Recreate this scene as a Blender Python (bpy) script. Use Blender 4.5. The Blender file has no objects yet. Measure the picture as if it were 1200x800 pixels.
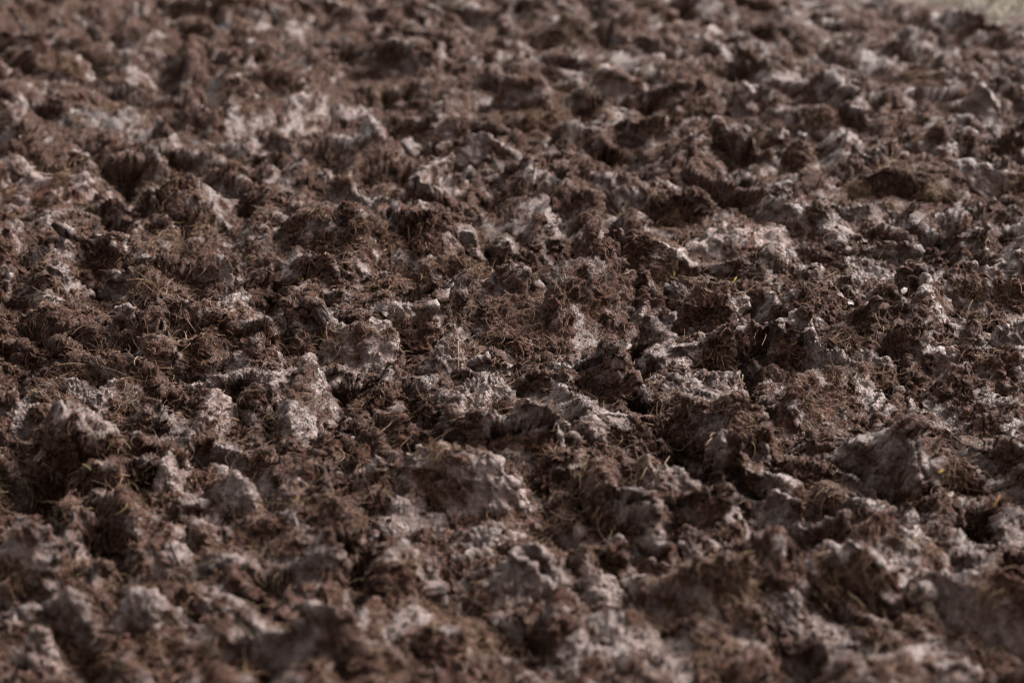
import bpy, bmesh, math, random
import numpy as np
from mathutils import Vector
rng = np.random.default_rng(11)
random.seed(5)
S = bpy.context.scene
COL = S.collection
R = math.radians

# ------------------------------------------------------------------ camera
CAM_H, TILT, LENS = 1.3, 16.0, 100.0
FPX = 1200 * LENS / 36.0
ct, st = math.cos(R(TILT)), math.sin(R(TILT))
cam_d = bpy.data.cameras.new('camera')
cam_d.lens = LENS; cam_d.sensor_width = 36; cam_d.clip_start = 0.05; cam_d.clip_end = 2000
cam = bpy.data.objects.new('camera', cam_d); COL.objects.link(cam)
cam.location = (0, 0, CAM_H); cam.rotation_euler = (R(90 - TILT), 0, 0)
S.camera = cam
S.cycles.filter_width = 1.1
def ground_pt(u, v, z=0.0):
    """where the sight line through photo position (u, v) of the 1200x800 picture meets height z"""
    dx, dy = (u - 600) / FPX, (400 - v) / FPX
    d = (dx, ct + dy * st, -st + dy * ct)
    k = (z - CAM_H) / d[2]
    return d[0] * k, d[1] * k, k      # x, y, depth along the axis
_, _, focus = ground_pt(600, 415, 0.02)
cam_d.dof.use_dof = True; cam_d.dof.focus_distance = focus; cam_d.dof.aperture_fstop = 4.2
cam_d.dof.aperture_blades = 9

# ------------------------------------------------------------------ noise
PERM = rng.permutation(256).astype(np.int32); PERM = np.concatenate([PERM, PERM])
G3 = rng.normal(size=(256, 3)).astype(np.float32); G3 /= np.linalg.norm(G3, axis=1)[:, None]; G3 *= 1.6
def _noise(x, y, z):
    xi = np.floor(x).astype(np.int32); yi = np.floor(y).astype(np.int32); zi = np.floor(z).astype(np.int32)
    fx = x - xi; fy = y - yi; fz = z - zi
    xi &= 255; yi &= 255; zi &= 255
    u = fx*fx*fx*(fx*(fx*6-15)+10); v = fy*fy*fy*(fy*(fy*6-15)+10); w = fz*fz*fz*(fz*(fz*6-15)+10)
    out = 0
    for i in (0, 1):
        wx = u if i else 1 - u
        a = PERM[(xi + i) & 255]
        for j in (0, 1):
            wy = wx * (v if j else 1 - v)
            b = PERM[(a + yi + j) & 255]
            for k in (0, 1):
                g = G3[PERM[(b + zi + k) & 255]]
                out = out + wy * (w if k else 1 - w) * (g[:, 0]*(fx-i) + g[:, 1]*(fy-j) + g[:, 2]*(fz-k))
    return out
def noise(p, freq, seed=0.0, out_chunk=60000):
    """gradient noise about -1..1 at points p (N,3), freq a number or a 3-tuple, in 1/m"""
    f = np.asarray(freq, np.float32) * np.ones(3, np.float32)
    o = np.float32(seed)
    r = np.empty(len(p), np.float32)
    for a in range(0, len(p), out_chunk):
        q = p[a:a+out_chunk].astype(np.float32)
        r[a:a+out_chunk] = _noise(q[:, 0]*f[0]+o*1.37+7.1, q[:, 1]*f[1]+o*2.11+3.3, q[:, 2]*f[2]+o*0.73+9.7)
    return r
def ridged(p, f, seed): return 1 - 2*np.abs(noise(p, f, seed))
def sstep(a, b, x):
    t = np.clip((x - a) / (b - a), 0, 1); return t*t*(3-2*t)
def cells(x, y, size, seed):
    """cellular pattern: gap between nearest two points, id, offset to the nearest point"""
    X = x / size; Y = y / size
    xi = np.floor(X).astype(np.int32); yi = np.floor(Y).astype(np.int32)
    r = np.random.default_rng(seed); T = r.random((256, 6)).astype(np.float32)
    f1 = np.full(len(x), 9, np.float32); f2 = f1.copy()
    cid = np.zeros(len(x), np.int32); ox = np.zeros(len(x), np.float32); oy = ox.copy()
    for i in (-1, 0, 1):
        for j in (-1, 0, 1):
            h = PERM[(PERM[(xi+i) & 255] + yi + j) & 255]
            dx = X - (xi + i + T[h, 0]); dy = Y - (yi + j + T[h, 1])
            d = np.sqrt(dx*dx + dy*dy)
            m = d < f1
            f2 = np.where(m, f1, np.minimum(f2, d)); f1 = np.where(m, d, f1)
            cid = np.where(m, h, cid); ox = np.where(m, dx, ox); oy = np.where(m, dy, oy)
    return f2 - f1, T[cid], ox, oy, f1

# ------------------------------------------------------------------ materials
def new_mat(name):
    m = bpy.data.materials.new(name); m.use_nodes = True
    nt = m.node_tree; nt.nodes.clear()
    return m, nt, nt.nodes, nt.links
class NB:
    def __init__(s, nt): s.nt = nt; s.n = nt.nodes; s.l = nt.links
    def node(s, t, **k):
        n = s.n.new(t)
        for a, b in k.items(): setattr(n, a, b)
        return n
    def put(s, sock, v):
        if hasattr(v, 'is_output'): s.l.new(v, sock)
        else: sock.default_value = v
    def math(s, op, a, b=0.0, c=None, clamp=False):
        n = s.node('ShaderNodeMath', operation=op, use_clamp=clamp)
        s.put(n.inputs[0], a); s.put(n.inputs[1], b)
        if c is not None: s.put(n.inputs[2], c)
        return n.outputs[0]
    def noise(s, vec, scale, detail=2.0, rough=0.55, dist=0.0):
        n = s.node('ShaderNodeTexNoise'); s.put(n.inputs['Vector'], vec)
        n.inputs['Scale'].default_value = scale; n.inputs['Detail'].default_value = detail
        n.inputs['Roughness'].default_value = rough; n.inputs['Distortion'].default_value = dist
        return n.outputs['Fac']
    def ramp(s, x, a, b, lo=0.0, hi=1.0):
        n = s.node('ShaderNodeMapRange', interpolation_type='SMOOTHSTEP'); s.put(n.inputs[0], x)
        for i, v in zip((1, 2, 3, 4), (a, b, lo, hi)): s.put(n.inputs[i], v)
        return n.outputs[0]
    def mix(s, f, a, b):
        n = s.node('ShaderNodeMix', data_type='RGBA'); s.put(n.inputs[0], f)
        s.put(n.inputs[6], a); s.put(n.inputs[7], b)
        return n.outputs[2]

def mud_material():
    m, nt, N, L = new_mat('churned_mud'); b = NB(nt)
    out = b.node('ShaderNodeOutputMaterial'); bs = b.node('ShaderNodeBsdfPrincipled'); L.new(bs.outputs[0], out.inputs[0])
    geo = b.node('ShaderNodeNewGeometry').outputs['Position']
    oi = b.node('ShaderNodeObjectInfo'); sep = b.node('ShaderNodeSeparateColor'); L.new(oi.outputs['Color'], sep.inputs[0])
    tone, light, wet = sep.outputs
    mp = b.node('ShaderNodeMapping'); L.new(geo, mp.inputs[0]); mp.inputs['Rotation'].default_value = (0.5, 0.25, 0.5); mp.inputs['Scale'].default_value = (1, 1, 0.10)
    grain = mp.outputs[0]
    n1 = b.noise(geo, 11, 3, .6, .6); n2 = b.noise(geo, 48, 3, .6, .4); n3 = b.noise(geo, 190, 3, .65); n4 = b.noise(grain, 270, 3, .7, .4); n5 = b.noise(geo, 900, 2, .6)
    at = b.node('ShaderNodeAttribute', attribute_name='smear').outputs['Fac']
    sm = b.math('ADD', at, b.math('MULTIPLY_ADD', n3, 1.3, -.65))
    sm = b.math('ADD', sm, b.math('MULTIPLY_ADD', n2, .8, -.4))
    smear = b.ramp(sm, -.10, 1.20)                       # 0 crumbly brown peat, 1 smeared grey clay
    br = b.mix(b.ramp(n3, .35, .68), (.0125, .0050, .0029, 1), (.070, .0315, .0198, 1))
    br = b.mix(b.ramp(n4, .50, .72, 0, .5), br, (.110, .056, .037, 1))
    gr = b.mix(b.ramp(n2, .35, .65), (.050, .0285, .0228, 1), (.112, .0715, .0610, 1))
    gr = b.mix(b.ramp(n4, .46, .64, 0, .8), gr, (.040, .023, .017, 1))
    gr = b.mix(b.ramp(n5, .56, .70, 0, .3), gr, (.165, .118, .102, 1))
    c = b.mix(smear, br, gr)
    hs = b.node('ShaderNodeHueSaturation'); L.new(c, hs.inputs['Color']); hs.inputs['Saturation'].default_value = 1.10
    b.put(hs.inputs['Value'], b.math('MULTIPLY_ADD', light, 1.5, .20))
    L.new(hs.outputs[0], bs.inputs['Base Color'])
    ro = b.math('MULTIPLY_ADD', smear, -.40, .72)
    ro = b.math('SUBTRACT', ro, b.math('MULTIPLY', b.ramp(b.math('ADD', n2, b.math('MULTIPLY', wet, .3)), .50, .85), .20))
    ro = b.math('ADD', ro, b.math('MULTIPLY', n3, .12))
    ro = b.math('MAXIMUM', ro, .36)
    L.new(ro, bs.inputs['Roughness'])
    L.new(b.math('MULTIPLY_ADD', smear, .42, .13), bs.inputs['Specular IOR Level'])
    h = b.math('ADD', b.math('MULTIPLY', n3, 1.0), b.math('MULTIPLY', n4, .8)); h = b.math('ADD', h, b.math('MULTIPLY', n5, .05))
    bp = b.node('ShaderNodeBump'); bp.inputs['Strength'].default_value = .9; L.new(b.math('MULTIPLY_ADD', smear, -.0075, .0130), bp.inputs['Distance'])
    L.new(h, bp.inputs['Height']); L.new(bp.outputs[0], bs.inputs['Normal'])
    return m
MUD = mud_material()
def simple_mat(name, cols, rough=.7, scale=120, hair=False, trans=0):
    m, nt, N, L = new_mat(name); b = NB(nt)
    out = b.node('ShaderNodeOutputMaterial'); bs = b.node('ShaderNodeBsdfPrincipled'); L.new(bs.outputs[0], out.inputs[0])
    if hair: f = b.node('ShaderNodeHairInfo').outputs['Random']
    else: f = b.noise(b.node('ShaderNodeNewGeometry').outputs['Position'], scale, 3, .65)
    r = b.node('ShaderNodeValToRGB'); L.new(f, r.inputs[0])
    el = r.color_ramp.elements
    while len(el) < len(cols): el.new(.5)
    for i, c in enumerate(cols):
        el[i].position = (.0 + i/(len(cols)-1)) if hair else (.3 + .4*i/(len(cols)-1)); el[i].color = (*c, 1)
    L.new(r.outputs[0], bs.inputs['Base Color']); bs.inputs['Roughness'].default_value = rough; bs.inputs['Specular IOR Level'].default_value = .2
    if trans: bs.inputs['Subsurface Weight'].default_value = trans; bs.inputs['Subsurface Radius'].default_value = (.002, .002, .001)
    if not hair:
        bp = b.node('ShaderNodeBump'); bp.inputs['Strength'].default_value = .5; bp.inputs['Distance'].default_value = .001
        L.new(f, bp.inputs['Height']); L.new(bp.outputs[0], bs.inputs['Normal'])
    return m

# ------------------------------------------------------------------ mesh helpers
def mesh_from(name, V, F, mat, smooth=True):
    me = bpy.data.meshes.new(name); k = F.shape[1]
    me.vertices.add(len(V)); me.vertices.foreach_set('co', V.astype(np.float32).ravel())
    me.loops.add(F.size); me.loops.foreach_set('vertex_index', F.astype(np.int32).ravel())
    me.polygons.add(len(F)); me.polygons.foreach_set('loop_start', np.arange(0, F.size, k, dtype=np.int32))
    me.update(calc_edges=True); me.validate()
    me.materials.append(mat)
    return me
def link(name, me, **props):
    o = bpy.data.objects.new(name, me); COL.objects.link(o)
    for k, v in props.items(): o[k] = v
    return o
def vnormals(V, F):
    a, b, c = V[F[:, 0]], V[F[:, 1]], V[F[:, 2]]
    if F.shape[1] == 4: fn = np.cross(V[F[:, 2]] - a, V[F[:, 3]] - b)
    else: fn = np.cross(b - a, c - a)
    n = np.zeros_like(V)
    for i in range(3):
        acc = np.zeros(len(V))
        for k in range(F.shape[1]): acc += np.bincount(F[:, k], fn[:, i], len(V))
        n[:, i] = acc
    n /= np.linalg.norm(n, axis=1)[:, None] + 1e-12
    return n
ICO = {}
def ico(n):
    if n not in ICO:
        bm = bmesh.new(); bmesh.ops.create_icosphere(bm, subdivisions=n, radius=1); bm.verts.ensure_lookup_table()
        V = np.array([v.co[:] for v in bm.verts], np.float32); F = np.array([[v.index for v in f.verts] for f in bm.faces], np.int32); bm.free()
        ICO[n] = (V, F)
    return ICO[n]

# ------------------------------------------------------------------ the clods that can be told apart
# u, v_bottom, width, height (photo positions), shape, yaw, (greyness, lightness, wetness), label
CL = [
 (424,440, 96, 88,'slab', -10,(.9,.62,.5), 'broad pale grey slab of mud with pitted sloping face, left of centre'),
 (484,424, 62, 68,'lump', 10,(.8,.58,.4), 'arched pale hump combed with fine roots, right beside the broad pitted slab'),
 (526,447, 46, 40,'lump', 0,(.9,.55,.6), 'rounded grey lump with a clean face, below the arched root-combed hump'),
 (570,452, 50, 36,'lump', 20,(.75,.50,.4), 'grey lump leaning on the right of the clean-faced rounded lump'),
 (566,484, 64, 38,'slab', 25,(.95,.50,.7), 'smooth wedge of grey clay lying in front of the two rounded lumps'),
 (612,424, 24, 24,'lump', 0,(.9,.72,.3), 'little pale knob of mud standing alone near the centre'),
 (884,305,104, 64,'slab', 32,(1.0,.80,.5), 'largest bright slab of pale clay, slanting down right beside a dark hollow'),
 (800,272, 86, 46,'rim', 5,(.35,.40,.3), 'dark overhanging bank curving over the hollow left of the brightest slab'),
 (750,332, 78, 64,'ridge', -38,(.7,.55,.4), 'wedge-shaped ridge with pale crest sloping right, in front of the dark hollow'),
 (702,335, 36, 84,'ridge', 80,(.6,.50,.3), 'narrow upright rib of mud left of the wedge-shaped ridge'),
 (694,402, 74,104,'ridge', 62,(.6,.48,.4), 'tall shaggy ridge with a sharp crest right of the centre hollow'),
 (838,400, 70, 58,'lump', 0,(.55,.47,.3), 'domed clod under matted roots, right of the two yellow leaf scraps'),
 (800,364, 46, 36,'lump', 40,(.55,.36,.5), 'dark glossy lump tucked behind the domed root-matted clod'),
 (612,402,112, 46,'slab', -6,(.5,.46,.3), 'low crumbling wall of mud below the long bare hollow'),
 (936,402, 60, 62,'peak', 10,(.6,.46,.3), 'steep shaggy clod with small peak, right of the domed root-matted clod'),
 (990,428, 60, 40,'lump', 0,(.05,.50,.1), 'reddish brown crumbly dome of peat with a black gap under it'),
 (938,414, 38, 36,'lump', 30,(.85,.46,.6), 'smooth grey lump touching the left of the reddish peat dome'),
 (1034,388, 78, 34,'slab', 0,(.85,.38,.7), 'dark smooth bank of clay under the white flake'),
 (1072,352, 46, 42,'curl', 25,(.7,.44,.5), 'thin torn flap of mud standing up with a ragged rim'),
 (1018,338, 66, 38,'slab', -15,(.85,.46,.7), 'flat shiny clay face behind the thin torn flap'),
 (1096,392, 36, 60,'ridge', 70,(.8,.52,.4), 'rounded rib of mud leaning left beside the thin torn flap'),
 (1150,368, 92, 56,'ridge', -20,(.75,.58,.4), 'big split block of mud with pale lit top near the right edge'),
 (1152,394, 48, 34,'lump', 0,(.25,.40,.2), 'root-fringed brown clod hanging under the big split block'),
 (1142,410, 42, 34,'lump', 50,(.95,.50,.5), 'small grey boulder-like clod below the root-fringed clod'),
 (1122,452, 48, 60,'slab', 14,(.95,.66,.3), 'flat pale slab of dry mud with speckled face, right side'),
 (1188,424, 34, 70,'slab', 30,(.95,.50,.6), 'grey block of mud at the right edge beside the boulder-like clod'),
 (1172,462, 56, 56,'lump', 0,(.7,.55,.3), 'knobbly pale clod at right edge below the grey block'),
 (1060,510, 66,100,'ridge', 68,(.75,.52,.3), 'long thick ridge running toward the viewer, right of the black cleft'),
 (968,498, 80, 70,'ridge', 55,(.6,.52,.3), 'broad pitted ridge on the left of the black cleft'),
 (866,446, 82, 34,'rim', 0,(.75,.46,.5), 'horseshoe rim of mud around a dark hoofprint, right of centre'),
 (786,486, 56, 24,'slab', -8,(.95,.46,.9), 'low smooth dish-like patch of wet clay below the hoofprint rim'),
 (262,386, 62, 46,'slab', 12,(1.0,.74,.4), 'bright whitish slab of mud with a shaggy right side, left half'),
 (194,372, 66, 56,'lump', 0,(.65,.52,.3), 'shaggy split clod between the bright whitish slab and the left edge'),
 (148,390, 40, 34,'slab', -20,(.85,.50,.6), 'dark grey clod with a bright rim, front left of the shaggy split clod'),
 (352,382, 46, 58,'slab', 10,(.9,.60,.4), 'upright grey slab with yellow leaf scrap on top'),
 (150,432, 36, 44,'curl', -20,(.9,.52,.6), 'small looping curl of grey mud among roots at left'),
 (70,478, 66, 36,'slab', -28,(1.0,.48,.5), 'flat shell-shaped flake of grey mud lying among roots at left'),
 (138,484, 56, 28,'ridge', 30,(.95,.54,.5), 'narrow twisted strip of grey mud right of the shell-shaped flake'),
 (356,522, 42, 92,'ridge', 84,(.72,.50,.8), 'tall wet column of mud with glinting lower end'),
 (250,512, 28, 56,'ridge', 78,(.9,.64,.9), 'slim wet streak of mud with the brightest glint, left half'),
 (298,490, 28, 34,'lump', 0,(.7,.48,.5), 'small dark knob between the glinting streak and the tall wet column'),
 (46,252, 92, 42,'ridge', 8,(1.0,.72,.4), 'long pale ridge at left edge, whitest thing behind the sharp zone'),
 (92,212, 34, 34,'curl', 20,(.9,.66,.3), 'pale hooked curl of mud above the long pale ridge'),
 (28,216, 36, 26,'lump', 0,(1.0,.74,.4), 'blurred whitish lump at left edge above the long pale ridge'),
 (242,240, 24, 20,'lump', 0,(1.0,.74,.4), 'pale blurred knob over a black hole, upper left'),
 (464,112,132, 24,'rim', 0,(.55,.46,.3), 'long wavy lip of mud above a dark trench, top left of centre'),
 (528,182, 40, 36,'curl', 10,(.8,.58,.3), 'rounded curl of mud hooking over beside a diagonal gully'),
 (562,206, 62, 44,'ridge', -48,(.65,.54,.3), 'smooth diagonal ridge running down right below the rounded curl'),
 (618,130, 66, 36,'curl', -8,(.95,.68,.4), 'pale folded lip of mud, top centre'),
 (642,156, 52, 34,'ridge', 30,(.1,.52,.2), 'rust brown ridge just below the pale folded lip'),
 (722,124, 64, 50,'lump', 0,(.95,.66,.3), 'pale blurred hump right of the folded lip'),
 (728,156, 60, 36,'slab', -20,(.8,.54,.4), 'tilted clod with a black hole at its right, below the pale blurred hump'),
 (774,36, 44, 30,'slab', 0,(1.0,.74,.3), 'pale flat clod near the top edge, right of centre'),
 (666,62, 72, 44,'lump', 0,(.2,.34,.2), 'darkest brown mound near the top edge'),
 (1146,146, 56, 52,'lump', 20,(.85,.56,.4), 'big blurred clod with pale right shoulder, upper right'),
 (1096,104, 76, 26,'ridge', -12,(.75,.52,.3), 'blurred overhanging ridge above the pale-shouldered clod'),
 (1052,164, 46, 36,'lump', 0,(.9,.66,.3), 'pale rounded clod left of the big blurred pale-shouldered clod'),
 (868,138, 38, 44,'peak', 0,(.85,.62,.3), 'blurred pale peak of mud, upper right'),
 (828,150, 44, 44,'slab', -30,(.4,.38,.3), 'dark sloping clod left of the blurred pale peak'),
 (938,208, 42, 46,'peak', 0,(.95,.50,.5), 'smooth grey three-sided clod behind the sharp zone'),
 (906,196, 32, 38,'lump', 0,(.75,.56,.3), 'knobbly round clod left of the smooth three-sided clod'),
 (974,166, 42, 40,'lump', 0,(.75,.58,.3), 'blurred knuckle-shaped clod above the smooth three-sided clod'),
 (1104,206, 40, 34,'lump', 0,(.95,.60,.4), 'pale domed clod at upper right, left of the fringed ridge'),
 (1164,238, 74, 48,'ridge', -22,(.75,.52,.3), 'fringed ridge with bright left tip near right edge'),
 (1188,274, 32, 38,'slab', 0,(1.0,.42,.6), 'blocky blue-grey clod at the right edge below the fringed ridge'),
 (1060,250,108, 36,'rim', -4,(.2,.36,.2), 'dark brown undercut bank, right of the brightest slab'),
 (1036,268, 34, 30,'peak', 0,(.8,.54,.4), 'little pointed grey clod in front of the dark undercut bank'),
 (1048,690,112,104,'slab', 4,(.85,.54,.3), 'large flat-topped block of mud with a pale top edge, lower right'),
 (1164,772,104, 96,'ridge', -42,(.9,.62,.3), 'pale crumbly ridge slanting to the lower right corner'),
 (1000,742,118, 80,'rim', -14,(.75,.54,.3), 'blurred curved ridge in front of the large flat-topped block'),
 (464,718, 82, 86,'lump', 0,(.85,.46,.4), 'large smooth dome of dark grey mud, bottom centre left'),
 (536,610,126, 92,'ridge', -34,(.9,.64,.8), 'biggest wet slab of pale mud sloping right below the centre'),
 (572,650, 64, 44,'slab', -30,(.95,.52,.8), 'smooth grey saddle of clay at the foot of the biggest wet slab'),
 (606,712, 70, 76,'peak', 12,(.85,.56,.4), 'peaked grey clod left of the round black hole'),
 (700,716, 58, 74,'slab', 28,(.85,.60,.3), 'smooth slanted clod right of the round black hole'),
 (438,592, 28, 52,'peak', 0,(.85,.56,.5), 'slim pointed clod left of the biggest wet slab'),
 (516,800, 92, 74,'lump', 15,(.8,.52,.3), 'bulging blurred clod at the bottom edge under the large smooth dome'),
 (434,770, 40, 58,'ridge', 75,(.75,.54,.3), 'blurred upright rib at bottom edge left of the bulging clod'),
 (34,716, 84,112,'lump', 0,(.95,.46,.3), 'massive blue-grey mound at the left edge, lower left'),
 (42,782, 46, 44,'lump', 0,(1.0,.70,.3), 'pale blurred tuft-like clod below the massive blue-grey mound'),
 (132,660, 46, 52,'slab', -20,(.85,.42,.5), 'dark smooth-faced clod right of the massive blue-grey mound'),
 (186,700, 62, 64,'lump', 0,(.75,.54,.3), 'knobbly blurred clod in front of a black gap, lower left'),
 (200,586, 34, 48,'ridge', 80,(.9,.58,.5), 'short pale column of mud, left of the combed streaks'),
 (270,616, 46, 54,'ridge', -55,(.9,.62,.7), 'combed pale streaks of smeared mud, lower left'),
 (344,606, 28, 32,'lump', 0,(.9,.60,.9), 'small glinting clod over a black gap, lower left of centre'),
 (178,756, 72, 50,'lump', 10,(.9,.56,.3), 'blurred pale heap at bottom left below the knobbly clod'),
 (782,608, 76, 62,'lump', 0,(.8,.56,.7), 'shiny fist-shaped clod right of centre, lower half'),
 (654,574, 60, 48,'lump', 0,(.45,.40,.4), 'dark brown rounded clod right of the biggest wet slab'),
 (714,552, 46, 42,'slab', 20,(.8,.52,.7), 'tilted clod with glossy top, upper left of the fist-shaped clod'),
 (768,690, 48, 52,'ridge', -50,(.9,.56,.4), 'blurred slanting rib in front of the fist-shaped clod'),
 (822,672, 50, 50,'slab', -14,(.9,.56,.3), 'blurred grey clod with a flat face, right of the slanting rib'),
 (893,556, 26, 22,'lump', 0,(1.0,.66,.4), 'little grey stone-like clod, right of centre lower half'),
 (908,756, 46, 58,'slab', 10,(.95,.46,.4), 'dark grey smooth clod at bottom right of centre'),
 (730,800, 92, 60,'slab', -24,(.95,.54,.3), 'smooth blurred slope of clay at the bottom edge, right of centre'),
 (1122,588, 60, 46,'rim', 0,(.6,.50,.3), 'shaggy arched clod with a dark front above the flat-topped block'),
 (232,450, 40, 34,'lump', 0,(.55,.46,.4), 'root-tangled clod in front of the bright whitish slab'),
 (60,345, 54, 40,'lump', 0,(.7,.46,.3), 'fibrous grey-brown clod at far left in the sharp zone'),
 (448,350, 60, 36,'peak', 0,(.6,.50,.3), 'spiky clod with one thin upright tip behind the arched hump'),
 (530,336, 80, 30,'ridge', 6,(.55,.52,.3), 'finger-ribbed low ridge behind the long bare hollow'),
 (350,166, 44, 62,'ridge', 72,(.72,.50,.3), 'blurred upright pale rib in upper left'),
 (276,168, 34, 60,'ridge', 64,(.68,.48,.3), 'blurred slim rib leaning right, left of the upright pale rib'),
 (78,96, 46, 36,'lump', 0,(.95,.60,.3), 'pale blurred clod in the far upper left'),
 (116,160, 90, 30,'slab', 0,(.9,.34,.5), 'flat dark patch of smooth clay in the upper left'),
]
# hollows: u, v, width, depth in units of the width
HOL = [(812,296,90,.55),(720,372,60,.4),(560,376,110,.3),(1030,440,26,1.0),(1046,470,24,1.0),(1144,650,60,.9),(656,668,50,.9),(862,456,70,.5),(236,256,40,.9),
 (466,122,130,.3),(756,146,36,.7),(1098,120,60,.5),(760,690,40,.5),(590,470,30,.5),(988,434,36,.6),(318,636,60,.7),(160,668,50,.8),(60,596,120,.35),(205,428,40,.6),(262,395,36,.6),
 (540,210,50,.5),(400,182,40,.6),(834,146,40,.6),(600,758,70,.5),(490,770,30,.7),(180,520,50,.5),(270,480,60,.5),(1120,262,80,.4),(690,60,60,.4),(1046,395,60,.5),(390,480,50,.5),
 (470,560,30,.8),(590,540,60,.4),(40,440,60,.4),(120,440,30,.7),(930,640,60,.4),(1000,660,90,.4),(330,400,50,.5),(820,425,30,.6),(1100,520,60,.5),(890,300,20,.5),(480,640,40,.5),(870,760,50,.6),(300,760,60,.5),(540,730,40,.6)]

# grooves pressed into the mud: two photo positions, width, depth in metres
GRO = [(1022,404,1078,520,20,.08),(458,496,470,596,18,.06),(398,470,404,566,16,.05),(718,330,742,486,32,.05),(332,468,300,560,26,.05),(1128,596,1206,712,52,.09),
 (548,476,640,548,30,.05),(850,560,1004,628,40,.05),(690,596,806,724,36,.06),(236,540,330,640,30,.05),(540,170,596,206,22,.04),(452,116,520,122,26,.05),(120,560,20,572,44,.05),
 (380,610,440,740,36,.05),(930,650,1080,742,36,.06),(520,372,640,366,30,.04),(890,420,880,480,30,.05),(1000,380,1060,392,26,.05),(90,640,180,760,40,.06),(620,330,560,300,22,.04)]
class Foot: pass
feet = []
for (u, vb, w, h, kind, yaw, tone, lab) in CL:
    f = Foot(); x, y, k = ground_pt(u, vb); m = k / FPX
    f.W = w * m * 1.08; f.D = f.W * {'ridge': .62, 'rim': .8, 'curl': .6, 'slab': 1.15}.get(kind, .9)
    if kind == 'ridge':                    # the long axis may run away from the viewer
        a = abs(math.sin(R(yaw))); f.L = max(f.W, h * m * .9); f.Wd = min(f.W, f.L * .6) if a > .7 else f.W * .5
        f.L = f.L * (1 + 1.1 * a) if a > .6 else f.L * (1 + .25 * a)
        ext = f.L * a + f.Wd * (1 - a); f.Hh = max((h * m - .45 * ext * st) / ct, .3 * f.Wd)
        f.D = ext
    else:
        f.Hh = max((h * m - .55 * f.D * st) / ct, .25 * f.W)
    f.Hh = f.Hh * (.95 if vb < 540 or kind in ('ridge', 'rim') else .78) + .006
    if vb > 540 and kind in ('lump', 'slab'): f.D *= 1.25; f.W *= .95
    f.x, f.y = x, y + f.D * .42
    f.kind, f.yaw, f.tone, f.lab, f.k = kind, yaw, tone, lab, k
    feet.append(f)

def edge_y(x):                              # where the mud gives way to grass
    return 8.30 - 1.15 * np.clip((x - .72) / .75, 0, 1.6) + .16 * np.sin(x * 5.0 + .8) + .10 * np.sin(x * 13) + .08*np.sin(x*37)

# ------------------------------------------------------------------ the ground sheet
def height(x, y, detail=True):
    """height and sideways lean of the churned mud at ground positions x, y"""
    P = np.stack([x, y, np.zeros_like(x)], 1).astype(np.float32)
    wx = noise(P, 7, 1)*.050 + noise(P, 21, 2)*.020; wy = noise(P, 7, 3)*.070 + noise(P, 21, 4)*.024
    X = x + wx; Y = y + wy
    # trodden scoops with sharp torn ridges left standing between them
    g, t, ox, oy, f1 = cells(X + .33*Y, Y * .46, .118, 21)
    h = (.068 * np.clip(f1, 0, .8)**1.25 / .8) * (1 + .5*ox*(t[:, 3]-.5) - .25*oy)
    h += .020*(t[:, 2]-.5)*sstep(0, .35, g)
    g, t, ox, oy, f1 = cells(X*1.0 + 3.3 + .15*Y, Y * .7 + 1.7, .056, 22)
    bump = sstep(-.05, .5, g) * (.1 + .9*t[:, 2]) * .013
    scoop = .034 * np.clip(f1, 0, .8)**1.3
    h += np.where(t[:, 4] > .5, bump, bump*.3) + scoop
    h += noise(P, 2.1, 5)*.026 + noise(P, 6.0, 6)*.020
    W = P.copy(); W[:, 0] = X + .34*Y; W[:, 1] = Y
    h += .042*ridged(W, (5.5, 1.5, 1), 7) + .042*ridged(W, (12, 3.0, 1), 9)
    h -= .067
    h *= 1 - .22*sstep(4.9, 7.0, y)
    keep = np.ones_like(h); low = np.zeros_like(h)
    for f in feet:                          # the named clods sit in ground that is calmer round them
        r = max(f.W, f.D) * .75
        s = (np.abs(x - f.x) < 2*r) & (np.abs(y - f.y) < 2*r)
        if s.any():
            d = np.hypot(x[s] - f.x, y[s] - f.y + .35*r) / r
            keep[s] = np.minimum(keep[s], sstep(.55, 1.5, d) * .78 + .22)
    h = h * keep - .008 * (1 - keep)
    for (u, v, w, dep) in HOL:
        hx, hy, k = ground_pt(u, v, -.01); r = w * k / FPX * .5
        s = (np.abs(x - hx) < 2*r) & (np.abs(y - hy) < 2.6*r)
        if s.any():
            wob = noise(P[s], 26, 8) * .28
            d = np.hypot((x[s] - hx) / r, (y[s] - hy) / (1.25*r)) + wob
            h[s] -= sstep(1.15, .45, d) * np.minimum(r * 2 * dep * 1.25, .13)
    for (u1, v1, u2, v2, w, dep) in GRO:
        ax, ay, k = ground_pt(u1, v1); bx, by, k2 = ground_pt(u2, v2); r = w * (k + k2)/2 / FPX * .5
        s = (x > min(ax, bx) - 4*r) & (x < max(ax, bx) + 4*r) & (y > min(ay, by) - 5*r) & (y < max(ay, by) + 5*r)
        if s.any():
            px, py = x[s] + .6*wx[s], y[s] + .6*wy[s]; dx, dy = bx - ax, by - ay
            q = np.clip(((px - ax)*dx + (py - ay)*dy) / (dx*dx + dy*dy), 0, 1)
            d = np.hypot(px - ax - q*dx, (py - ay - q*dy)*.8) / r
            h[s] += -dep * sstep(1.25, .35, d) + .018 * np.exp(-((d - 1.7)/.5)**2)
    return h, P
def smear_at(P, bias):
    """1 where the mud was smeared smooth, 0 where it is torn, crumbly and full of roots"""
    q = P.astype(np.float32) * np.array([1, .5, 1.1], np.float32); q[:, 0] += .30*P[:, 1]
    return sstep(-.22, .34, .40*noise(q, 8, 41) + .60*noise(q, 22, 42) + .42*noise(q, 58, 43) + bias)
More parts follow.
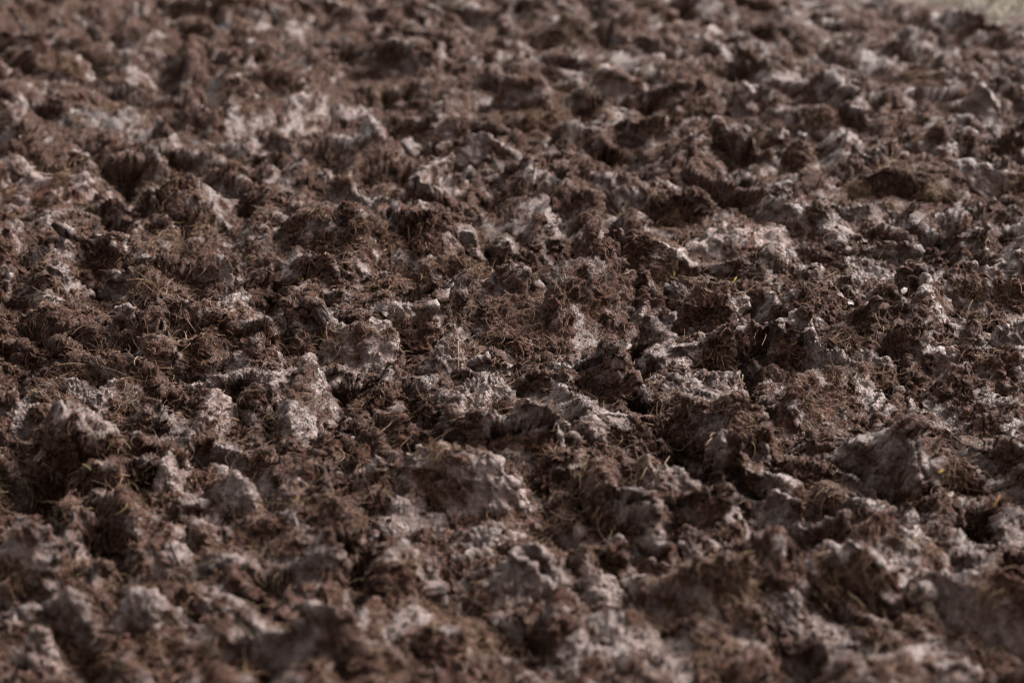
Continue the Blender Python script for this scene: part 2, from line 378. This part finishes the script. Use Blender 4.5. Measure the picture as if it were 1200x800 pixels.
def crumple(P, sm, a=1.0, seed=0):
    """crumpled relief from 4 cm down to a few millimetres: rough where torn, combed where smeared"""
    q = P.copy(); q[:, 0] += .012*noise(P, 28, 31+seed); q[:, 1] += .012*noise(P, 28, 32+seed); q[:, 2] += .012*noise(P, 28, 33+seed)
    ro = 1 - .8*sm
    d = .0075*noise(q, 24, 34+seed) * (1 - .3*sm)
    d += .0058*ridged(q, (58, 58, 44), 35+seed) * (.12 + .88*ro)
    d += .0056*ridged(q, (110, 110, 85), 37+seed) * (ro*.9 + .1) + .0028*noise(q, 250, 38+seed) * (.12 + .88*ro)
    g = q.copy(); an = 1.2*noise(P, 5, 44); g[:, 0] = q[:, 0]*np.cos(an) + q[:, 1]*np.sin(an); g[:, 1] = q[:, 1]*np.cos(an) - q[:, 0]*np.sin(an)
    d += sm*(.0020*ridged(g, (95, 34, 48), 39+seed) + .0009*ridged(g, (240, 80, 100), 40+seed))
    return a * (d - .002)
def add_attr(me, sm):
    at = me.attributes.new('smear', 'FLOAT', 'POINT'); at.data.foreach_set('value', sm.astype(np.float32))

def build_ground():
    vs = [np.linspace(930, 800, 70, endpoint=False), np.linspace(800, 560, 260, endpoint=False), np.linspace(560, 290, 620, endpoint=False), np.linspace(290, 0, 330, endpoint=False), np.linspace(0, -90, 60)]
    yd = np.array([ground_pt(600, v)[1] for v in np.concatenate(vs)])
    ya = np.concatenate([np.linspace(-8, 1.0, 16), np.linspace(1.3, yd[0] - .02, 40)])
    yb = yd[-1] + np.geomspace(.03, 390, 70)
    Y = np.concatenate([ya, yd, yb])
    s = np.linspace(-1.0, 1.0, 1150); sm = 1.0 + np.geomspace(.004, 1.0, 120); sl = 2.0 + np.geomspace(.03, 58, 40)
    X = np.concatenate([-sl[::-1], -sm[::-1], s, sm, sl])
    nx, ny = len(X), len(Y); na = len(ya); nd = len(yd)
    wid = lambda y: .18 * (np.maximum(y, 1.0) + .12) * 1.03
    GY = np.repeat(Y[:, None], nx, 1)
    # close the rows up where the ground is steep
    yc = yd[::3]; xs = X[40:-40:2]
    cx = (xs[None, :] * wid(yc)[:, None]); cy = np.repeat(yc[:, None], len(xs), 1)
    h = height(cx.ravel(), cy.ravel())[0].reshape(cx.shape)
    sl_ = np.abs(np.gradient(h, axis=0)) / np.gradient(yc)[:, None]
    dn = np.sqrt(1 + np.clip(sl_ * 1.3, 0, 3.0)**2)
    def box(a, n, ax):
        c = np.cumsum(np.concatenate([np.repeat(a.take([0], ax), n, ax), a, np.repeat(a.take([-1], ax), n, ax)], ax), ax)
        L = a.shape[ax]; return (c.take(np.arange(2*n, 2*n+L), ax) - c.take(np.arange(0, L), ax)) / (2*n)
    dn = box(box(dn, 2, 0), 5, 1); dn = box(dn, 5, 1)
    cum = np.cumsum(dn, 0); cum -= cum[0]; cum /= cum[-1]
    t = np.linspace(0, 1, nd); full = np.empty((nd, len(xs)))
    for c in range(len(xs)): full[:, c] = np.interp(t, cum[:, c], yc)
    cols = np.arange(40, nx-40)
    for r_ in range(nd): GY[na+r_, 40:nx-40] = np.interp(X[cols], xs, full[r_])
    GY[na+nd-1] = yd[-1]
    near = (np.abs(X)[None, :] <= 4) & (GY > 1.2) & (GY < 13)
    gx = (X[None, :] * wid(GY)).ravel().astype(np.float32); gy = GY.ravel().astype(np.float32); near = near.ravel()
    V = np.zeros((nx*ny, 3), np.float32); V[:, 0] = gx; V[:, 1] = gy; V[:, 2] = -.02
    i = np.arange(nx*ny).reshape(ny, nx)
    F = np.stack([i[:-1, :-1], i[:-1, 1:], i[1:, 1:], i[1:, :-1]], -1).reshape(-1, 4)
    x, y = gx[near], gy[near]
    h, P = height(x, y)
    P[:, 2] = h
    fade = 1 - sstep(-.5, .75, y - edge_y(x))
    fade2 = fade * sstep(1.2, 2.2, y)
    lx = noise(P, 4, 11) + .18; ly = noise(P, 4, 12) - .34
    hp = np.maximum(h + .03, 0)
    V[near, 2] = h * fade2 - .02 * (1 - fade)
    V[near, 0] += fade2 * (hp * lx * .75 + .007*noise(P, 38, 13))
    V[near, 1] += fade2 * (hp * ly * .85 + .007*noise(P, 38, 15))
    n = vnormals(V.astype(np.float64), F).astype(np.float32)[near]
    Q = V[near]; sme = smear_at(Q, -.08 + .05*np.clip(Q[:, 0], -1, 1) - .10*sstep(5.0, 6.6, Q[:, 1]))
    V[near] = Q + n * (crumple(Q, sme, 1.2) * fade2)[:, None] + fade2[:, None] * (1-sme)[:, None] * .0030*np.stack([noise(Q, 105, 14), noise(Q, 105, 16), noise(Q, 105, 17)], 1)
    at = np.full(nx*ny, .3, np.float32); at[near] = sme
    me = mesh_from('ground', V, F, MUD); add_attr(me, at)
    o = link('ground', me, kind='structure'); o.color = (.5, .5, .5, 1)
    return V, F, at
GV, GF, GSM = build_ground()
def ground_z(x, y, r=.02):
    s = (np.abs(GV[:, 0] - x) < r) & (np.abs(GV[:, 1] - y) < r * 1.5)
    return float(np.median(GV[s, 2])) if s.any() else 0.0

# ------------------------------------------------------------------ clods
def clod_mesh(f, seed):
    lod = 6 if ground_v(f) > 260 else 5
    V0, F = ico(lod)
    r = np.random.default_rng(seed); p = V0.copy()
    kind = f.kind
    p = np.sign(p) * np.abs(p) ** .82
    q = V0 * 1.0
    bend = np.stack([noise(q, 1.1, seed), noise(q, 1.1, seed+50), noise(q, 1.1, seed+90)], 1)
    p += bend * .22
    def cut(n, d, k=.9):
        n = np.array(n, np.float32); n /= np.linalg.norm(n)
        e = p @ n - d
        p[:] = p - np.where(e > 0, e * k, 0)[:, None] * n
    if kind in ('lump', 'slab', 'peak'):
        for _ in range(9):
            a = r.uniform(0, 6.28); z = r.uniform(-.15, .95); c = math.sqrt(1 - z*z)
            cut((c*math.cos(a), c*math.sin(a), z), r.uniform(.5, .85), .85)
    if kind == 'slab':
        cut((r.uniform(-.25, .4), -.50, .86), .36, .92)
        cut((r.uniform(-.3, .3), .85, .5), .42, .85)
    if kind == 'peak':
        k = 1 - .62 * np.clip(p[:, 2], 0, 1.1); p[:, 0] = p[:, 0]*k + .15*np.clip(p[:, 2], 0, 1); p[:, 1] *= k
    if kind == 'ridge':
        p[:, 1] *= 1 - .55 * np.clip(p[:, 2], 0, 1.1)
        p[:, 1] += .28 * noise(np.stack([p[:, 0], 0*p[:, 0], 0*p[:, 0]], 1), 1.6, seed+7)
        p[:, 2] *= 1 + .30 * noise(np.stack([p[:, 0], 0*p[:, 0], 0*p[:, 0]], 1), 1.9, seed+9)
        cut((r.uniform(-.3, .3), -.52, .80), .40, .85)
    if kind == 'curl':
        z = np.clip(p[:, 2], 0, 1.2)
        p[:, 1] *= 1 - .72 * np.clip(z, 0, 1); p[:, 1] += .35*z - 1.25*z*z*.75
        p[:, 0] *= 1 - .28*z
        p[:, 2] *= 1 + .22 * noise(np.stack([p[:, 0], 0*p[:, 0], 0*p[:, 0]], 1), 1.7, seed+9)
    if kind == 'rim':
        a = p[:, 0] * 1.35; z = np.clip(p[:, 2], 0, 1.2)
        rad = 1 + .36 * p[:, 1] * (1 - .35*z) - .30*z*z + .12*noise(np.stack([a, 0*a, 0*a], 1), 1.5, seed+3)
        p[:, 2] *= 1 - .35*np.abs(p[:, 0])**2 + .25*noise(np.stack([a, 0*a, 0*a], 1), 2.1, seed+4)
        p[:, 0] = np.sin(a) * rad; p[:, 1] = np.cos(a) * rad * .8 - .1
    if kind not in ('rim', 'curl'):         # the foot spreads into the mud round it
        fl = 1 + .42 * np.clip(.45 - p[:, 2], 0, .9)**1.3
        p[:, 0] *= fl; p[:, 1] *= fl
    p[:, 2] = np.where(p[:, 2] < 0, p[:, 2] * .7, p[:, 2])
    L, D = (f.L, f.Wd) if kind == 'ridge' else (f.W, f.D)
    P = np.stack([p[:, 0]*L*.5, p[:, 1]*D*.5, p[:, 2]*f.Hh], 1).astype(np.float32)
    a = R(f.yaw); c_, s_ = math.cos(a), math.sin(a)
    P = np.stack([P[:, 0]*c_ - P[:, 1]*s_, P[:, 0]*s_ + P[:, 1]*c_, P[:, 2]], 1).astype(np.float32)
    sz = min(L, D, f.Hh*1.3)
    Q = P + np.array([f.x*3.1, f.y, seed*.1], np.float32); k_ = 1.5/sz
    n0 = vnormals(P.astype(np.float64), F).astype(np.float32)
    P += sz*.13 * np.stack([noise(Q, k_, 62), noise(Q, k_, 63), noise(Q, k_, 64)], 1)
    off = np.array([f.x*3.1 + seed*.37, f.y, seed*.11], np.float32)
    Q = P + off
    gr = Q.copy(); ga = r.uniform(-.6, .6); gr[:, 0] = Q[:, 0]*math.cos(ga) + Q[:, 2]*math.sin(ga); gr[:, 2] = Q[:, 2]*math.cos(ga) - Q[:, 0]*math.sin(ga)
    gr += .004*np.stack([noise(Q, 45, 74), noise(Q, 45, 75), noise(Q, 45, 76)], 1)
    comb = .0030*ridged(gr, (115, 60, 16), 77) + .0016*ridged(gr, (260, 120, 40), 78)       # combed streaks of the smear
    sm = smear_at(Q, np.clip((f.tone[0] - .70) * 1.3, -.5, .22) - .06)
    P = P + n0 * (sz*.10*ridged(Q, 1.9/sz, 61) + sz*.05*ridged(Q, 4.6/sz, 68) + sz*.05*noise(Q, 7/sz, 69) - sz*.06 + comb*(.3 + .9*sm))[:, None]
    P = P + n0 * crumple(P + off, sm, a=min(1.0, sz/.06)*.9, seed=seed % 7)[:, None]
    P += .0024 * (1 - .8*sm)[:, None] * np.stack([noise(Q, 90, 71), noise(Q, 90, 72), noise(Q, 90, 73)], 1)
    return P, F, sm
def ground_v(f):
    d = (f.y, -CAM_H); dep = f.y*ct + CAM_H*st; up = f.y*st - CAM_H*ct
    return 400 - up/dep*FPX
surf = []                                  # (points, normals) that roots and crumbs grow from
for i, f in enumerate(feet):
    P, F, sm = clod_mesh(f, 100 + i*13)
    z = ground_z(f.x, f.y - f.D*.2) + .003
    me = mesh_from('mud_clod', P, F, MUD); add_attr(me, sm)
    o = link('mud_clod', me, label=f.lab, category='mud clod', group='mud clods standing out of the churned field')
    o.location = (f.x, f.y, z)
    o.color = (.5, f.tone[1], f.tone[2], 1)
    W = P + np.array([f.x, f.y, z], np.float32)
    surf.append((W, sm, vnormals(P.astype(np.float64), F).astype(np.float32)))

# ------------------------------------------------------------------ loose crumbs and roots
GN = vnormals(GV.astype(np.float64), GF).astype(np.float32)
dep = GV[:, 1]*ct + (CAM_H - GV[:, 2])*st
su = GV[:, 0]/np.maximum(dep, .1)*FPX + 600; sv = 400 - (GV[:, 1]*st - (CAM_H - GV[:, 2])*ct)/np.maximum(dep, .1)*FPX
inside = np.nonzero((su > -160) & (su < 1360) & (sv > -30) & (sv < 880) & (GV[:, 1] > 2) & (GV[:, 1] < edge_y(GV[:, 0]) - .05))[0]
def area_pick(n):
    """ground vertices picked evenly over the ground rather than over the mesh"""
    w = (GV[inside, 1] ** 1.5) / np.interp(sv[inside], [-30, 290, 300, 550, 560, 900], [1.15, 1.15, 2.3, 2.3, 1.1, 1.0])
    return rng.choice(inside, n, p=w/w.sum())
def crumbs(n):
    V0, F0 = ico(2); nv = len(V0)
    variants = []
    for k in range(12):
        q = V0 * (1 + .38*noise(V0, 1.3, k*5)[:, None] + .18*noise(V0, 3.0, k*5+2)[:, None]); variants.append(q)
    idx = area_pick(n); c = GV[idx]; nn = GN[idx]
    size = .0012 + .0042 * rng.random(n)**3.2
    Vs = np.empty((n*nv, 3), np.float32); Fs = np.empty((n*len(F0), 3), np.int32)
    for i in range(n):
        q = variants[i % 12]; a = rng.random()*6.28; c_, s_ = math.cos(a), math.sin(a)
        q = np.stack([q[:, 0]*c_ - q[:, 1]*s_, q[:, 0]*s_ + q[:, 1]*c_, q[:, 2]*.75], 1) * size[i]
        Vs[i*nv:(i+1)*nv] = q + c[i] + nn[i]*size[i]*.35
        Fs[i*len(F0):(i+1)*len(F0)] = F0 + i*nv
    o = link('mud_crumbs', mesh_from('mud_crumbs', Vs, Fs, MUD), kind='stuff'); o.color = (.30, .50, .4, 1)
crumbs(18000)

def strands(name, C, D0, N0, length, rad, mat, curl=1.0, lift=.25, k=6, kind='stuff'):
    n = len(C)
    t = np.linspace(0, 1, k, dtype=np.float32)
    B = np.cross(N0, D0); B /= np.linalg.norm(B, axis=1)[:, None] + 1e-9
    a1 = rng.normal(0, .8*curl, n).astype(np.float32); a2 = rng.normal(0, .9*curl, n).astype(np.float32); up = np.abs(rng.normal(lift, lift, n)).astype(np.float32)
    pts = np.empty((n, k, 3), np.float32)
    for j, s in enumerate(t):
        fwd = (s*length)[:, None]*D0
        side = (length*(a1*s*s*.5 + a2*(s*s*s - s*.5)*.5))[:, None]*B
        lif = (length*(up*s*(1.15 - s)*2.2) - .0006)[:, None]*N0
        pts[:, j] = C + fwd + side + lif
    cu = bpy.data.hair_curves.new(name); cu.add_curves([k]*n)
    cu.attributes['position'].data.foreach_set('vector', pts.ravel())
    ra = cu.attributes.get('radius') or cu.attributes.new('radius', 'FLOAT', 'POINT')
    ra.data.foreach_set('value', (rad[:, None]*np.array([1 - .55*s for s in t], np.float32)[None, :]).astype(np.float32).ravel())
    cu.materials.append(mat)
    return link(name, cu, kind=kind)
def roots(n_ground, per_clod):
    # ground: denser in torn, fibrous areas, and on the left
    idx = area_pick(n_ground * 2)
    C = GV[idx]; dens = sstep(-.25, .45, noise(C, 6, 81) + .5*noise(C, 22, 82) - .10*np.clip(C[:, 0], -1, 1)*1.5)
    keep = rng.random(len(C)) < (.05 + .95*dens**1.3) * (1 - .85*GSM[idx]); C = C[keep]; N = GN[idx][keep]
    cs, ns = [C], [N]
    for (W, sm, n), f in zip(surf, feet):
        m = int(per_clod * (f.W/.08)**1.6 * (1.5 if f.x < -.1 else .9) * (1.6 - f.tone[0]))
        ok = np.nonzero(n[:, 2] > -.25)[0]
        w = (.05 + sstep(-.1, .5, noise(W[ok], 16, 83))**1.5) * (1.05 - sm[ok]); j = rng.choice(ok, m, p=w/w.sum())
        cs.append(W[j]); ns.append(n[j])
    C = np.concatenate(cs); N = np.concatenate(ns); n = len(C)
    g = np.stack([noise(C, 14, 84), noise(C, 14, 85), noise(C, 14, 86) - .55], 1) + rng.normal(0, .35, (n, 3))
    g -= (g*N).sum(1)[:, None]*N; g /= np.linalg.norm(g, axis=1)[:, None] + 1e-9
    L = (.006 + .024*rng.random(n)**2.4).astype(np.float32); rad = (.00024 + .00046*rng.random(n)**3).astype(np.float32)
    m = simple_mat('root_fibre', [(.018, .008, .005), (.05, .022, .012), (.105, .049, .027), (.24, .15, .10), (.08, .036, .018), (.18, .13, .06)], .55, hair=True)
    strands('root_fibres', C.astype(np.float32), g.astype(np.float32), N.astype(np.float32), L, rad, m, 1.2, .10, 7)
    print('roots', n)
roots(400000, 560)

# ------------------------------------------------------------------ grass beyond the mud
def grass_field():
    xs = np.concatenate([-np.geomspace(400, 6, 14), np.linspace(-5, 5, 220), np.geomspace(6, 400, 14)])
    ys = np.concatenate([np.linspace(-.06, 1.5, 60), np.geomspace(1.7, 400, 24)])
    X, T = np.meshgrid(xs, ys); Y = edge_y(X) + T
    P = np.stack([X.ravel(), Y.ravel(), np.zeros(X.size)], 1).astype(np.float32)
    P[:, 2] = -.045 + .06*sstep(-.06, .75, T.ravel()) + (.012*noise(P, 5, 91) + .008*noise(P, 17, 92))*sstep(0, .3, T.ravel())
    ny, nx = X.shape; i = np.arange(nx*ny).reshape(ny, nx)
    F = np.stack([i[:-1, :-1], i[:-1, 1:], i[1:, 1:], i[1:, :-1]], -1).reshape(-1, 4)
    m = simple_mat('worn_turf', [(.035, .027, .02), (.075, .062, .047), (.135, .115, .092)], .9, 26)
    link('grass_field', mesh_from('grass_field', P, F, m), kind='structure')
    n = 15000
    x = rng.uniform(-.4, 2.4, n); t = rng.random(n)**1.3 * 1.8; y = edge_y(x) + t
    C = np.stack([x, y, np.zeros(n)], 1).astype(np.float32)
    C[:, 2] = -.048 + .06*sstep(-.06, .75, t) + (.012*noise(C, 5, 91) + .008*noise(C, 17, 92))*sstep(0, .3, t)
    D = rng.normal(0, 1, (n, 3)); D[:, 2] = np.abs(D[:, 2])*.7; D /= np.linalg.norm(D, axis=1)[:, None]
    N = np.tile(np.array([0, 0, 1], np.float32), (n, 1))
    g = simple_mat('short_grass', [(.06, .05, .036), (.115, .098, .07), (.165, .145, .112), (.075, .062, .042)], .7, hair=True)
    strands('short_grass', C, D.astype(np.float32), N, (.02 + .035*rng.random(n)).astype(np.float32), (.0007 + .0007*rng.random(n)).astype(np.float32), g, .6, .3)
grass_field()

# ------------------------------------------------------------------ leaf scraps, blades, stems, flakes
dg = None
def surface_at(u, v):
    """first mud surface on the sight line through photo position (u, v)"""
    global dg
    if dg is None: bpy.context.view_layer.update(); dg = bpy.context.evaluated_depsgraph_get()
    dx, dy = (u - 600) / FPX, (400 - v) / FPX
    d = Vector((dx, ct + dy*st, -st + dy*ct)).normalized()
    o = Vector((0, 0, CAM_H)) + d * 2
    ok, p, n, *_ = S.ray_cast(dg, o, d)
    return (p, n) if ok else (Vector(ground_pt(u, v)[:2] + (0,)), Vector((0, 0, 1)))
def blade(p, n, length, width, heading, rise, curl, mat, name, label, cat, group=None, fold=.25, tip=.15, k=12):
    """a narrow folded leaf or stem: two faces of real thickness along a bent midline"""
    d = Vector((math.cos(heading), math.sin(heading), 0)); d = (d - n*d.dot(n)).normalized(); s = n.cross(d).normalized()
    bm = bmesh.new(); rings = []
    for i in range(k):
        t = i/(k-1); w = width*.5*(math.sin(math.pi*(tip + (1-tip)*t*.999))**.6 if cat != 'stem' else 1 - .4*t)
        c = d*(length*t) + s*(length*curl*t*t) + n*(length*rise*(t - .62*t*t) + width*.22) + s*random.uniform(-1, 1)*width*.12
        th = max(width*.10, .0003) if cat != 'stem' else width*.5
        if cat == 'stem': ring = [c + s*w, c + n*th, c - s*w, c - n*th]
        else: ring = [c + s*w + n*(fold*w), c + n*th*.5, c - s*w + n*(fold*w), c - n*th*.5]
        rings.append([bm.verts.new(q) for q in ring])
    for a, b in zip(rings, rings[1:]):
        for j in range(4): bm.faces.new((a[j], a[(j+1) % 4], b[(j+1) % 4], b[j]))
    bm.faces.new(rings[0][::-1]); bm.faces.new(rings[-1]); bmesh.ops.recalc_face_normals(bm, faces=bm.faces)
    me = bpy.data.meshes.new(name); bm.to_mesh(me); bm.free(); me.materials.append(mat)
    o = link(name, me, label=label, category=cat)
    if group: o['group'] = group
    o.location = p
    return o
YEL = simple_mat('yellow_leaf', [(.20, .115, .02), (.32, .20, .045)], .5, 300, trans=.2)
ORA = simple_mat('orange_leaf', [(.10, .045, .014), (.16, .078, .025)], .6, 300)
GRN = simple_mat('grass_blade', [(.055, .048, .015), (.12, .10, .038)], .5, 200, trans=.15)
TAN = simple_mat('dry_stem', [(.09, .058, .033), (.19, .13, .078)], .6, 260)
WHT = simple_mat('pale_flake', [(.085, .066, .058), (.135, .108, .096)], .45, 300)
BITS = [  # u, v, length px, width px, heading deg, rise, curl, material, name, label, category
 (790,324, 7,3.4, 100,.5,.1, YEL,'leaf_scrap','yellow leaf scrap standing on a crumb, left one of the two by the domed clod','leaf'),
 (806,326, 9,2.6, 5,.1,.1, ORA,'leaf_scrap','flat orange leaf scrap lying just right of a yellow one','leaf'),
 (860,332, 9,3.6, 55,.5,.0, YEL,'leaf_scrap','slanting yellow leaf scrap above the domed root-matted clod','leaf'),
 (354,328, 8,5, 20,.2,.1, YEL,'leaf_scrap','yellow leaf scrap on top of the upright grey slab','leaf'),
 (272,490, 9,3, -15,.1,.0, ORA,'leaf_scrap','orange leaf scrap beside the slim glinting streak','leaf'),
 (1164,594, 18,5, 70,.4,.0, ORA,'leaf_scrap','blurred orange leaf scrap near the right edge','leaf'),
 (1098,553, 7,6, 40,.4,.0, YEL,'leaf_scrap','blurred yellow leaf scrap above the large flat-topped block','leaf'),
 (376,616, 26,3.6, 35,.6,.3, GRN,'grass_blade','blurred yellow-green grass blade bent in lower left of centre','grass blade'),
 (82,565, 14,3, 100,.8,.1, GRN,'grass_blade','short green grass blade upright at left above the massive mound','grass blade'),
 (108,552, 16,3.4, 120,.8,.2, GRN,'grass_blade','bent green grass blade in the roots at left, below the shell-shaped flake','grass blade'),
 (68,408, 24,2.2, 75,.8,-.4, GRN,'grass_blade','thin arching green grass blade at far left in the sharp zone','grass blade'),
 (1056,642, 34,3.2, 10,.2,.15, GRN,'grass_blade','blurred green grass blade across the face of the flat-topped block','grass blade'),
 (1036,452, 26,2.2, 85,.7,-.2, GRN,'grass_blade','thin green grass blade hanging in the black cleft','grass blade'),
 (707,437, 6,2.6, 80,.6,.0, GRN,'grass_blade','tiny green grass tip just right of centre','grass blade'),
 (868,450, 12,2.0, 100,.9,.1, GRN,'grass_blade','short green grass blade in the hoofprint','grass blade'),
 (1035,391, 9,2.4, 95,.9,.0, GRN,'grass_blade','short yellow-green grass tip below the dark smooth bank','grass blade'),
 (72,598, 22,3.4, 8,.3,-.5, GRN,'grass_blade','curled yellowish grass blade lying at left above the massive mound','grass blade'),
 (622,698, 22,4, 48,.5,.0, TAN,'dry_stem','blurred straw-coloured stem beside the round black hole','stem'),
 (680,574, 16,2.4, 80,.9,.1, TAN,'dry_stem','short tan stem standing right of the dark brown rounded clod','stem'),
 (552,462, 26,1.8, 20,.5,-.3, TAN,'dry_stem','forked-looking tan stem over the smooth wedge of clay','stem'),
 (538,434, 40,1.8, 62,.3,.15, TAN,'dry_stem','long thin tan stem between the two rounded grey lumps','stem'),
 (372,395, 40,2.0, 190,.25,.1, TAN,'dry_stem','brown stem trailing left from the broad pitted slab','stem'),
 (868,350, 24,1.8, 52,.7,.0, TAN,'dry_stem','tan stem poking up right above the domed root-matted clod','stem'),
 (120,430, 44,1.8, -30,.3,.1, TAN,'dry_stem','long pale stem slanting right below the small looping curl','stem'),
 (100,428, 40,1.8, 214,.3,.1, TAN,'dry_stem','long pale stem slanting left below the small looping curl','stem'),
 (1132,372, 24,2.0, 58,.5,.0, TAN,'dry_stem','tan stem leaning on the root-fringed clod at right','stem'),
 (482,316, 20,2.0, 95,1.1,.05, TAN,'dry_stem','thin upright tan stem behind the arched hump','stem'),
 (1000,357, 18,8, 170,.2,.1, WHT,'clay_flake','white flake of dried clay on the rim of the dark smooth bank','flake'),
 (1056,345, 11,9, 60,.3,.0, WHT,'clay_flake','small pale flake of dried clay at the foot of the thin torn flap','flake'),
]
for (u, v, lp, wp, hd, ri, cu, mat, nm, lab, cat) in BITS:
    p, n = surface_at(u, v); m = (p - Vector((0, 0, CAM_H))).length / FPX
    n = (n*.4 + Vector((0, -.25, .6))).normalized()
    blade(p + n*.001, n, lp*m, wp*m*.7, R(hd), ri, cu, mat, nm, lab, cat, cat + ' bits lying on the mud')

# ------------------------------------------------------------------ light
SUN_EL, SUN_AZ = 44.0, 58.0                # azimuth measured from the view direction to the right
w = bpy.data.worlds.new('World'); S.world = w; w.use_nodes = True
nt = w.node_tree; bg = nt.nodes['Background']
sky = nt.nodes.new('ShaderNodeTexSky'); sky.sky_type = 'NISHITA'; sky.sun_disc = False
sky.sun_elevation = R(SUN_EL); sky.sun_rotation = R(SUN_AZ); sky.dust_density = 3.0; sky.air_density = 1.0
hs = nt.nodes.new('ShaderNodeHueSaturation'); hs.inputs['Saturation'].default_value = .06
nt.links.new(sky.outputs[0], hs.inputs['Color']); nt.links.new(hs.outputs[0], bg.inputs[0]); bg.inputs[1].default_value = .048
sd = bpy.data.lights.new('sun', 'SUN'); sd.energy = 1.5; sd.angle = R(34); sd.color = (1.0, .91, .85)
so = bpy.data.objects.new('sun', sd); COL.objects.link(so)
dv = Vector((math.sin(R(SUN_AZ))*math.cos(R(SUN_EL)), math.cos(R(SUN_AZ))*math.cos(R(SUN_EL)), math.sin(R(SUN_EL))))
so.rotation_euler = dv.to_track_quat('Z', 'Y').to_euler(); so.location = (0, 4, 6)
vs = S.view_settings; vs.view_transform = 'Standard'; vs.look = 'None'; vs.gamma = 1; vs.use_curve_mapping = False; vs.exposure = 3.1
